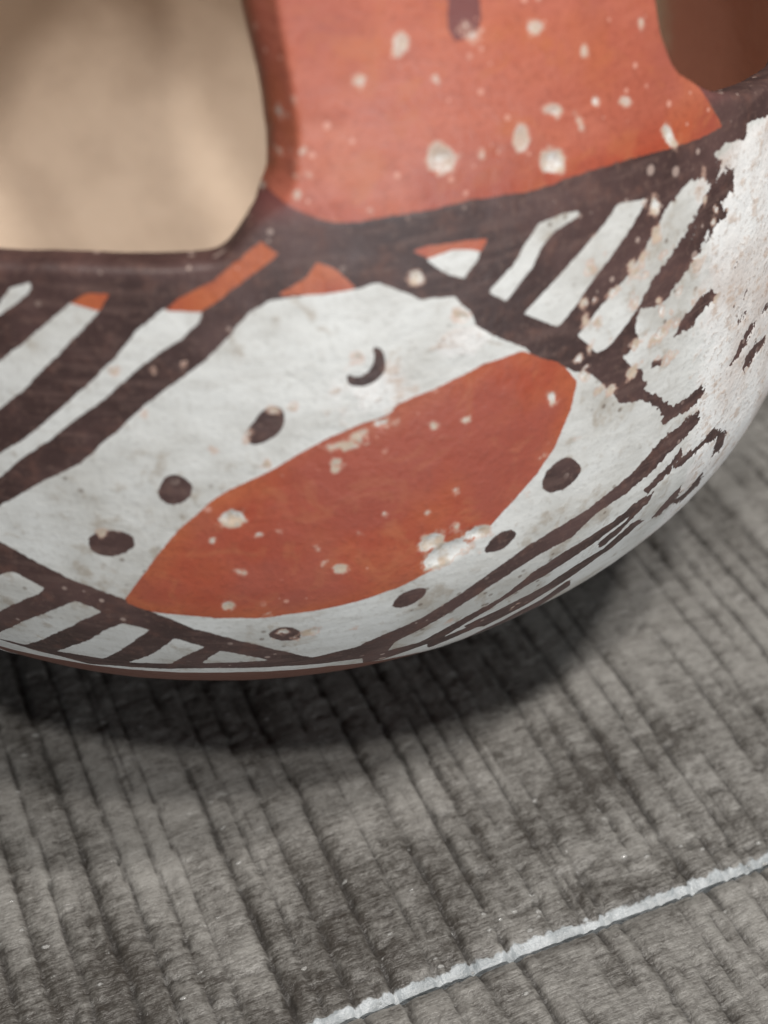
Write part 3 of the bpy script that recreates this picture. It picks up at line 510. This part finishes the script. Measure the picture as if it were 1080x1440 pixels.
# ---------------------------------------------------------------- the bowl
R, ZE, HL, HU = 8.0, 5.105, 5.274, 10.6     # equator radius and height, half heights below and above it
WALL = 0.54
LAST_LINE = -2.16
tt = np.linspace(0, math.pi/2, 3001)
def arc_table(H):
    return np.concatenate([[0], np.cumsum(np.hypot(np.diff(R*np.cos(tt)), np.diff(H*np.sin(tt))))])
SU, SL = arc_table(HU), arc_table(HL)
S_TOP = SU[-1]

def profile(s):
    """radius, height and outward normal (radial, up) of the wall at arc s; past the crown it comes down again"""
    t = np.where(s >= 0, np.interp(s, SU, tt), -np.interp(-s, SL, tt))
    H = np.where(s >= 0, HU, HL)
    r = R*np.cos(t); z = ZE+H*np.sin(t)
    nr = np.cos(t)*H; nz = np.sin(t)*R
    L = np.hypot(nr, nz)
    return r, z, nr/L, nz/L

S_BASE = -8.3
S_CUT = 4.95
U_HALF = math.pi*R
U0, U1, UD = -3.6, 9.6, 0.036
us = grid_axis(-U_HALF, U_HALF, U0, U1, UD, 0.16)[:-1]
ss = np.concatenate([np.linspace(S_BASE, -3.2, 30)[:-1], np.arange(-3.2, S_CUT-0.02, 0.036), [S_CUT]])
us_n = len(us)
gu, gs = np.meshgrid(us, ss)
G = np.stack([gu.ravel(), gs.ravel()], 1)

# outline of the clay sheet: rim all round, handle root rising from it
left = np.array(OUTLINE_LEFT); right = np.array(OUTLINE_RIGHT)
rim_s = 3.70
outline = np.concatenate([[(-U_HALF-2, rim_s), (-12, rim_s-0.02), (-6, rim_s-0.04)], left, [(1.05, 6.6), (1.1, 9)], [(5.95, 9), (5.98, 6.6)], right, [(10.5, rim_s), (14, rim_s-0.02), (U_HALF+2, rim_s)]])
# gentle unevenness of a hand-smoothed edge
fine_o = [outline[0]]
for a, b in zip(outline[:-1], outline[1:]):
    k = max(1, int(np.hypot(*(b-a))/0.12))
    fine_o += [a+(b-a)*j/k for j in range(1, k+1)]
fine_o = np.array(fine_o)
for it in range(1):
    fine_o[1:-1] = 0.25*fine_o[:-2]+0.5*fine_o[1:-1]+0.25*fine_o[2:]
fine_o[:, 1] += 0.05*fbm(fine_o[:, 0]*1.5, fine_o[:, 1]*1.5, 5, 3)
fine_o[:, 0] += 0.10*fbm(fine_o[:, 0]*3.5, fine_o[:, 1]*3.5, 8, 4)*(fine_o[:, 1] > 4.3)
sheet = np.concatenate([fine_o, [(U_HALF+2, -20), (-U_HALF-2, -20)]])

def edge_field(P):
    """distance inside the sheet, exact near its edge"""
    e = np.full(len(P), 1.0)
    m = P[:, 1] > 2.9
    Q = P[m]
    d = np.full(len(Q), 1e9)
    A, B = fine_o[:-1], fine_o[1:]
    order = np.argsort(Q[:, 0])
    Qo = Q[order]
    dd = np.full(len(Q), 1e9)
    for a, b in zip(A, B):
        lo = np.searchsorted(Qo[:, 0], min(a[0], b[0])-0.9); hi = np.searchsorted(Qo[:, 0], max(a[0], b[0])+0.9)
        if hi <= lo:
            continue
        q = Qo[lo:hi]; v = b-a
        t = np.clip(((q-a)@v)/(v@v+1e-12), 0, 1)
        w = q-a-t[:, None]*v
        np.minimum(dd[lo:hi], (w*w).sum(1), out=dd[lo:hi])
    d[order] = np.sqrt(dd)
    inside = np.zeros(len(Q), bool)
    V = sheet; W = np.roll(sheet, -1, 0)
    for (x0, y0), (x1, y1) in zip(V, W):
        if y0 == y1:
            continue
        inside ^= ((y0 > Q[:, 1]) != (y1 > Q[:, 1])) & (Q[:, 0] < (x1-x0)*(Q[:, 1]-y0)/(y1-y0)+x0)
    e[m] = np.where(inside, np.minimum(d, 1.0), -np.minimum(d, 1.0))
    return e

E = edge_field(G)
# pull the grid points nearest to the edge onto it
h = 1e-3
near = np.abs(E) < 0.2
Gn = G[near]
gx = (edge_field(Gn+[h, 0])-edge_field(Gn-[h, 0]))/(2*h)
gy = (edge_field(Gn+[0, h])-edge_field(Gn-[0, h]))/(2*h)
top_row = Gn[:, 1] > S_CUT-1e-6
du_loc = np.where((Gn[:, 0] > U0) & (Gn[:, 0] < U1), UD, 0.16)
cell = np.where(np.abs(gx) > np.abs(gy), du_loc, 0.036)
gy = np.where(top_row, 0, gy)
L2 = np.maximum(gx*gx+gy*gy, 0.05)
snap = np.abs(E[near]) < 0.52*cell
Gn2 = Gn-np.stack([gx, gy], 1)*(E[near]/L2)[:, None]
idx = np.where(near)[0]
G[idx[snap]] = Gn2[snap]
E[idx[snap]] = 0.0
ok = E >= 0
n = np.arange(len(G)).reshape(len(ss), us_n)
a = n[:-1, :]; b = np.roll(n, -1, 1)[:-1, :]; c = np.roll(n, -1, 1)[1:, :]; d = n[1:, :]
quads = np.stack([a, b, c, d], -1).reshape(-1, 4)
cnt = ok[quads].sum(1)
Q4 = quads[cnt == 4]
tri = []
for k in range(4):
    m = (cnt == 3) & ~ok[quads[:, k]]
    q = quads[m]
    tri.append(np.stack([q[:, (k+1) % 4], q[:, (k+2) % 4], q[:, (k+3) % 4]], -1))
T3 = np.concatenate(tri)

def boundary_edges(F4, F3):
    ed = np.concatenate([F4[:, [0, 1]], F4[:, [1, 2]], F4[:, [2, 3]], F4[:, [3, 0]], F3[:, [0, 1]], F3[:, [1, 2]], F3[:, [2, 0]]])
    key = np.sort(ed, 1)
    kk = key[:, 0]*10**8+key[:, 1]
    u, first, counts = np.unique(kk, return_index=True, return_counts=True)
    return ed[first[counts == 1]]
BE = boundary_edges(Q4, T3)
s0 = G[BE[:, 0], 1]; s1 = G[BE[:, 1], 1]
rimE = BE[~((s0 > S_CUT-1e-6) & (s1 > S_CUT-1e-6)) & ~((s0 < S_BASE+1e-6) & (s1 < S_BASE+1e-6))]
topE = BE[(s0 > S_CUT-1e-6) & (s1 > S_CUT-1e-6)]

def edge_radius(U, s):
    return np.where(s > 4.2, 0.13, 0.25)+0*U

def relief(U, s, x3):
    """hand-made unevenness, pits and chips of the outer face, in cm"""
    z = 0.030*fbm(U*0.5, s*0.5, 3, 3)+0.010*fbm(U*2.0, s*2.0, 4, 3)+0.006*fbm(U*6.0, s*6.0, 14, 3)
    return z

rs = random.Random(21)
def sprinkle(u0, u1, s0, s1, count, r0, r1):
    for _ in range(count):
        r_ = r0+(r1-r0)*rs.random()**2.5
        t_ = rs.uniform(0, 3.14); q_ = rs.uniform(0.5, 1.0)
        CHIPS.append((rs.uniform(u0, u1), rs.uniform(s0, s1), r_*math.cos(t_), r_*math.sin(t_), -r_*q_*math.sin(t_), r_*q_*math.cos(t_)))
sprinkle(4.4, 6.9, 1.3, 3.4, 70, 0.020, 0.07)
sprinkle(1.5, 6.2, 3.98, 6.2, 12, 0.010, 0.030)
sprinkle(1.28, 1.55, 4.2, 5.4, 14, 0.010, 0.035)
sprinkle(0.0, 5.0, -1.8, 1.8, 26, 0.010, 0.035)
# ---- paint fields on the sheet
def wrap(U):
    """the painted panel in view, then four narrower repeats of it round the back"""
    V_ = (U+2.9) % (2*U_HALF)
    return np.where(V_ < 12.57, V_, (V_-12.57) % ((2*U_HALF-12.57)/4))-2.9

def panel_edge(U):
    """distance to the upright line between two panels"""
    V_ = (U+2.9) % (2*U_HALF)
    per = (2*U_HALF-12.57)/4
    q = np.where(V_ < 12.57, np.minimum(V_, 12.57-V_), np.minimum((V_-12.57) % per, per-(V_-12.57) % per))
    return q

def paint(U, s):
    P0 = np.stack([U, s], 1)
    P = np.stack([wrap(U), s], 1)
    n = len(U)
    dark = poly_field(P, UPPER_DARK)
    dark = np.where((s > 3.35) & ((U < -2.5) | (U > 8.9)), np.maximum(dark, np.minimum(s-3.38, 0.25)), dark)
    for w in WHITE_STRIPE:
        dark = np.minimum(dark, -poly_field(P, w))
    for w in DARK_MARK:
        dark = np.maximum(dark, poly_field(P, w))
    for w in HATCH_GAP:
        dark = np.minimum(dark, -poly_field(P, w))
    dark = np.maximum(dark, np.where(s > -2.1, np.clip(0.13-panel_edge(U), -0.25, 0.25), -0.25))
    red = np.full(n, -0.25); orange = np.zeros(n)
    for k_, w in enumerate(RED_MARK):
        f = poly_field(P, w)
        red = np.maximum(red, f+0.018)
        orange = np.maximum(orange, sstep(-0.05, 0.0, f)*(1.0 if k_ else sstep(0.32, 0.0, f)*0.8))
        dark = np.minimum(dark, -f)
    hl = np.array(HANDLE_LOW)
    hp = np.concatenate([hl, [(6.55, 4.22), (6.6, 30), (0.9, 30), (0.95, 4.33)]])
    f = poly_field(P0, hp)
    blob = poly_field(P0, [(3.27, 6.1), (3.24, 5.8), (3.20, 5.62), (3.21, 5.52), (3.26, 5.44), (3.33, 5.43), (3.42, 5.45), (3.50, 5.47), (3.57, 5.52), (3.61, 5.60), (3.63, 5.80), (3.64, 6.1), (3.45, 6.2)])
    red = np.maximum(red, f+0.05)
    dark = np.minimum(dark, -f)
    red = np.where(s > 9, 0.25, red); dark = np.where(s > 9, -0.25, dark)
    dark = np.maximum(dark, blob)
    last = np.interp(P[:, 0], [-2.9, 0.4, 1.6, 2.6, 3.6, 8.5, 9.6], [-2.16, -2.16, -2.30, -2.62, -3.1, -3.1, -2.16])
    under = np.clip(last-s, -0.25, 0.25)
    chip = np.full(n, -0.25)
    for (cu, cs, ax, ay, bx, by) in CHIPS:
        m = (np.abs(U-cu) < 1.0) & (np.abs(s-cs) < 1.0)
        if not m.any():
            continue
        det = ax*by-ay*bx
        x = U[m]-cu; y = s[m]-cs
        p = (x*by-y*bx)/det; q = (ax*y-ay*x)/det
        rr = np.hypot(p, q)
        chip[m] = np.maximum(chip[m], (1-rr)*min(math.hypot(ax, ay), math.hypot(bx, by)))
    rough = 0.03+0.50*sstep(4.6, 6.6, P[:, 0])*sstep(3.6, 3.0, s)+0.05*sstep(-0.5, 0.5, -s+1)
    rough = np.maximum(rough, 0.45*sstep(5.2, 6.3, P[:, 0])*sstep(-2.4, -1.0, s)*sstep(3.75, 3.3, s))
    rough = np.maximum(rough, 0.03*sstep(2.0, 3.6, P[:, 0])*sstep(0.3, -0.4, s)*sstep(-3.5, -2.0, s))
    rough = np.where(s > 3.6, 0.06, rough)
    crust = 0.95*sstep(5.5, 7.2, P[:, 0])*sstep(3.75, 3.2, s)
    crust = np.maximum(crust, 0.9*np.exp(-((P[:, 0]-3.05)/0.38)**2-((s-2.55)/0.22)**2))
    crust = np.maximum(crust, 0.55*np.exp(-((P[:, 0]-2.0)/0.9)**2-((s-2.2)/0.5)**2))
    # flaked-off zone: streaky remnants of the dark paint along the old strokes
    x = P[:, 0]; dx = (x*0.62+s*0.78); dy = (-x*0.78+s*0.62)
    rem = fbm(dx*0.9, dy*5.5, 301, 5)+0.35*fbm(x*7, s*7, 305, 3)
    zone = sstep(6.2, 7.2, x)*sstep(3.3, 2.6, s)*sstep(0.1, 0.6, s)
    dark = np.maximum(dark, np.where(zone > 0, np.clip((rem-0.285+0.25*(1-zone)*-1)*0.45, -0.25, 0.25), -0.25))
    gone = fbm(dx*1.3+40, dy*4.0, 311, 5)+0.5*fbm(x*6, s*6, 315, 3)
    z2 = sstep(5.2, 6.4, x)*sstep(3.75, 3.3, s)*sstep(0.6, 1.4, s)
    dark = np.minimum(dark, np.where(z2 > 0, np.clip((0.30-gone)*0.35+0.2*(1-z2), -0.25, 0.25), 0.25))
    z3 = sstep(2.2, 4.2, x)*sstep(0.2, -0.4, s)
    dark = np.minimum(dark, np.where(z3 > 0, np.clip((0.55-gone)*0.30+0.2*(1-z3), -0.25, 0.25), 0.25))
    spotty = sstep(3.6, 4.2, s)+0.9*sstep(4.2, 5.6, P[:, 0])*sstep(1.0, 2.0, s)
    return dict(dark=dark, red=red, chip=chip, rough=rough, crust=crust, under=under, spotty=np.clip(spotty, 0, 1), hand=sstep(3.9, 4.3, s), orange=orange)

pf = paint(G[:, 0], G[:, 1])

def place(U, s, depth):
    """point of the wall sheet; depth is measured inwards along the normal"""
    r, z, nr, nz = profile(s)
    rr = r-nr*depth; zz = z-nz*depth
    a = U/R
    return np.stack([rr*np.sin(a), -rr*np.cos(a), zz], 1)

rho = edge_radius(G[:, 0], G[:, 1])
# smooth change of the edge radius along the fillet
rho = np.full(len(G), 0.12)
ee = np.clip(E, 0, None)
rd = np.where(ee < rho, rho-np.sqrt(np.maximum(rho*rho-(rho-ee)**2, 0)), 0)
# the left flank of the handle is pared away: a bevel behind an uneven ridge
bev_w = (0.27+0.10*fbm(G[:, 1]*2.2, G[:, 0]*0.6, 61, 3))*sstep(3.86, 4.30, G[:, 1])*(G[:, 0] < 3.0)
rd_out = rd+np.where(bev_w > 0.02, 1.25*np.maximum(0, bev_w-ee+0.012*fbm(G[:, 0]*9, G[:, 1]*9, 63, 3)), 0)*(ee < bev_w+0.03)
chipd = np.clip(pf['chip'], 0, 0.08)
bumpy = relief(G[:, 0], G[:, 1], None)
outer_dep = rd_out-bumpy+0.35*chipd*1.0
cr = np.clip(pf['crust'], 0, 1)*sstep(0.02, -0.05, pf['dark'])
outer_dep = outer_dep-0.010*cr*(0.4+1.2*vnoise(G[:, 0]*5, G[:, 1]*5, 77))
thick = WALL+0.26*sstep(4.35, 4.8, G[:, 1])+0.05*fbm(G[:, 0]*0.7, G[:, 1]*0.7, 91, 2)
inner_dep = thick-rd
VO = place(G[:, 0], G[:, 1], outer_dep)
VI = place(G[:, 0], G[:, 1], inner_dep)
# the foot: a small flat resting ring worn into the round base
VO[:, 2] = np.maximum(VO[:, 2], 0.03)
NV = len(G)
V = np.concatenate([VO, VI])
SIDE = np.stack([rimE[:, 1], rimE[:, 0], rimE[:, 0]+NV, rimE[:, 1]+NV], -1)
F4 = np.concatenate([Q4, Q4[:, ::-1]+NV, SIDE])
F3 = np.concatenate([T3, T3[:, ::-1]+NV])
# close the base
bl = n[0, :]
ctr = len(V)
V = np.concatenate([V, [[0, 0, 0.03], [0, 0, VI[bl, 2].mean()]]])
F3 = np.concatenate([F3, np.stack([np.roll(bl, -1), bl, np.full(us_n, ctr)], -1), np.stack([bl+NV, np.roll(bl, -1)+NV, np.full(us_n, ctr+1)], -1)])

def two(x, ext=0.0):
    return np.concatenate([x, x, [ext, ext]])
inner = np.concatenate([np.zeros(NV), sstep(0.04, 0.16, ee) , [0, 1]])
# the handle stays red all round, the inside is bare only in the bowl
inner[NV:2*NV] *= sstep(3.75, 3.55, G[:, 1])
Ui = G[:, 0]
ired = np.minimum(Ui-8.0, 16.6-Ui)
A = {k: two(v) for k, v in pf.items()}
A['inner'] = inner
A['inner_red'] = np.clip(np.concatenate([np.full(NV, -1.0), ired, [-1, -1]]), -1, 1)
for k in ('dark', 'red'):
    A[k][2*NV:] = -0.25
A['under'][2*NV] = 0.25
# inner face of the handle root: red
hi = np.concatenate([np.zeros(NV, bool), G[:, 1] > 4.0, [False, False]])
A['chip'][NV:] = -0.25
A['crust'][NV:] = 0
A['under'][NV:2*NV] = -0.25
US = np.concatenate([G, G, [[0, -9], [0, -9]]])

# ---- the handle: sweep the cut section over the crown and down to the far rim
order_map = {}
for p, q in topE:
    order_map.setdefault(p, []).append(q); order_map.setdefault(q, []).append(p)
tv = np.array(sorted(order_map, key=lambda i: G[i, 0]))
U_C = 0.5*(G[tv[0], 0]+G[tv[-1], 0])
loop = np.concatenate([tv, tv[::-1]+NV])
dep0 = np.concatenate([outer_dep[tv], inner_dep[tv][::-1]])
w0 = np.concatenate([G[tv, 0], G[tv[::-1], 0]])-U_C
half0 = 0.5*(G[tv[-1], 0]-G[tv[0], 0])
s_end = 2*S_TOP-3.3
rows_s = np.concatenate([np.arange(S_CUT+0.05, 7.2, 0.05), np.linspace(7.2, s_end, 90)])
rows = []
aC = U_C/R
er = np.array([math.sin(aC), -math.cos(aC), 0.0]); et = np.array([math.cos(aC), math.sin(aC), 0.0]); ez = np.array([0, 0, 1.0])
r_cut = float(profile(np.array([S_CUT]))[0][0])
Hs, Hw, Hside = [], [], []
for s in rows_s:
    far = s > S_TOP
    sm = 2*S_TOP-s if far else s
    r, z, nr, nz = [float(q[0]) for q in profile(np.array([sm]))]
    sgn = -1.0 if far else 1.0
    k = float(sstep(S_CUT, S_CUT+4.0, np.array([s]))[0])
    reff = max(r, r_cut*0.80) if not far else max(r, r_cut*0.80)
    reff = r if s < S_CUT+0.3 else (r*(1-k)+r_cut*0.86*k)
    # width follows the photographed edges, then narrows over the crown
    wl = np.interp(s, fine_o[:60, 1], fine_o[:60, 0]) if False else 0
    wide = 1.0+0.05*sstep(4.95, 6.2, np.array([s]))[0]-0.20*sstep(6.2, S_TOP, np.array([min(s, 2*S_TOP-s)]))[0]
    w = w0*wide
    beta = w/R
    wob = 0.025*fbm(w*0.6+s, np.full_like(w, s)*0.6, 41, 3)
    push = 0.05*float(sstep(s_end-1.6, s_end-0.9, np.array([s]))[0])
    dep = dep0-wob*(k)-push*np.where(dep0 < WALL/2, 1, -1)*k
    nvec = sgn*nr*er+nz*ez
    drop_dir = (1-k)*er*sgn+k*nvec
    base = sgn*r*er+z*ez
    P = base[None]-nvec[None]*dep[:, None]
    # near the root the section bends round the bowl exactly, later it flattens
    Pa = place(U_C+w, np.full_like(w, sm), dep) if not far else None
    Pb = P+np.outer(reff*np.sin(beta), et)-np.outer(reff*(1-np.cos(beta)), drop_dir)
    if Pa is not None:
        kk = float(sstep(S_CUT+0.2, S_CUT+3.0, np.array([s]))[0])
        Pb = Pa*(1-kk)+Pb*kk
    rows.append(Pb)
    Hs.append(np.full_like(w, s)); Hw.append(U_C+w); Hside.append((dep0 > WALL/2))
HV = np.concatenate(rows)
hs = np.concatenate(Hs); hw = np.concatenate(Hw); hside = np.concatenate(Hside)
hp = paint(hw, np.minimum(hs, 29))
m_ = len(loop); off = len(V)
V = np.concatenate([V, HV])
US = np.concatenate([US, np.stack([hw, hs], 1)])
ext = {'inner': np.zeros(len(HV)), 'inner_red': np.full(len(HV), -1.0)}
for k in A:
    e_ = ext.get(k, hp.get(k))
    if k in ('chip',):
        e_ = np.where(hside | (hs > 8.5), -0.25, e_)
    A[k] = np.concatenate([A[k], e_])
prev = loop
SW = []
for i in range(len(rows_s)):
    cur = np.arange(m_)+off+i*m_
    SW.append(np.stack([prev, np.roll(prev, -1), np.roll(cur, -1), cur], -1))
    prev = cur
F4 = np.concatenate([F4, np.concatenate(SW)])
NOR = vertex_normals(V, F4, F3)

def is_handle(F):
    c_ = US[F].mean(1)
    cut = np.interp(c_[:, 0], [0.9, 1.1, 1.8, 5.4, 6.1, 6.6], [4.4, 4.31, 3.95, 3.87, 4.02, 4.30])
    return (c_[:, 1] > cut) & (c_[:, 0] > 0.8) & (c_[:, 0] < 6.7)

h4, h3 = is_handle(F4), is_handle(F3)
bowl = bpy.data.objects.new('pottery_bowl', None)
bowl.empty_display_size = 0.05
col.objects.link(bowl)
bowl['label'] = 'round painted pottery bowl, red leaf and dots on white, red strap handle, brown hatched bands'
bowl['category'] = 'bowl'
mesh_object('body', V, F4[~h4], F3[~h3], clay, A, NOR, bowl)
mesh_object('handle', V, F4[h4], F3[h3], clay, A, NOR, bowl)['label'] = 'wide red strap handle with pale chips'
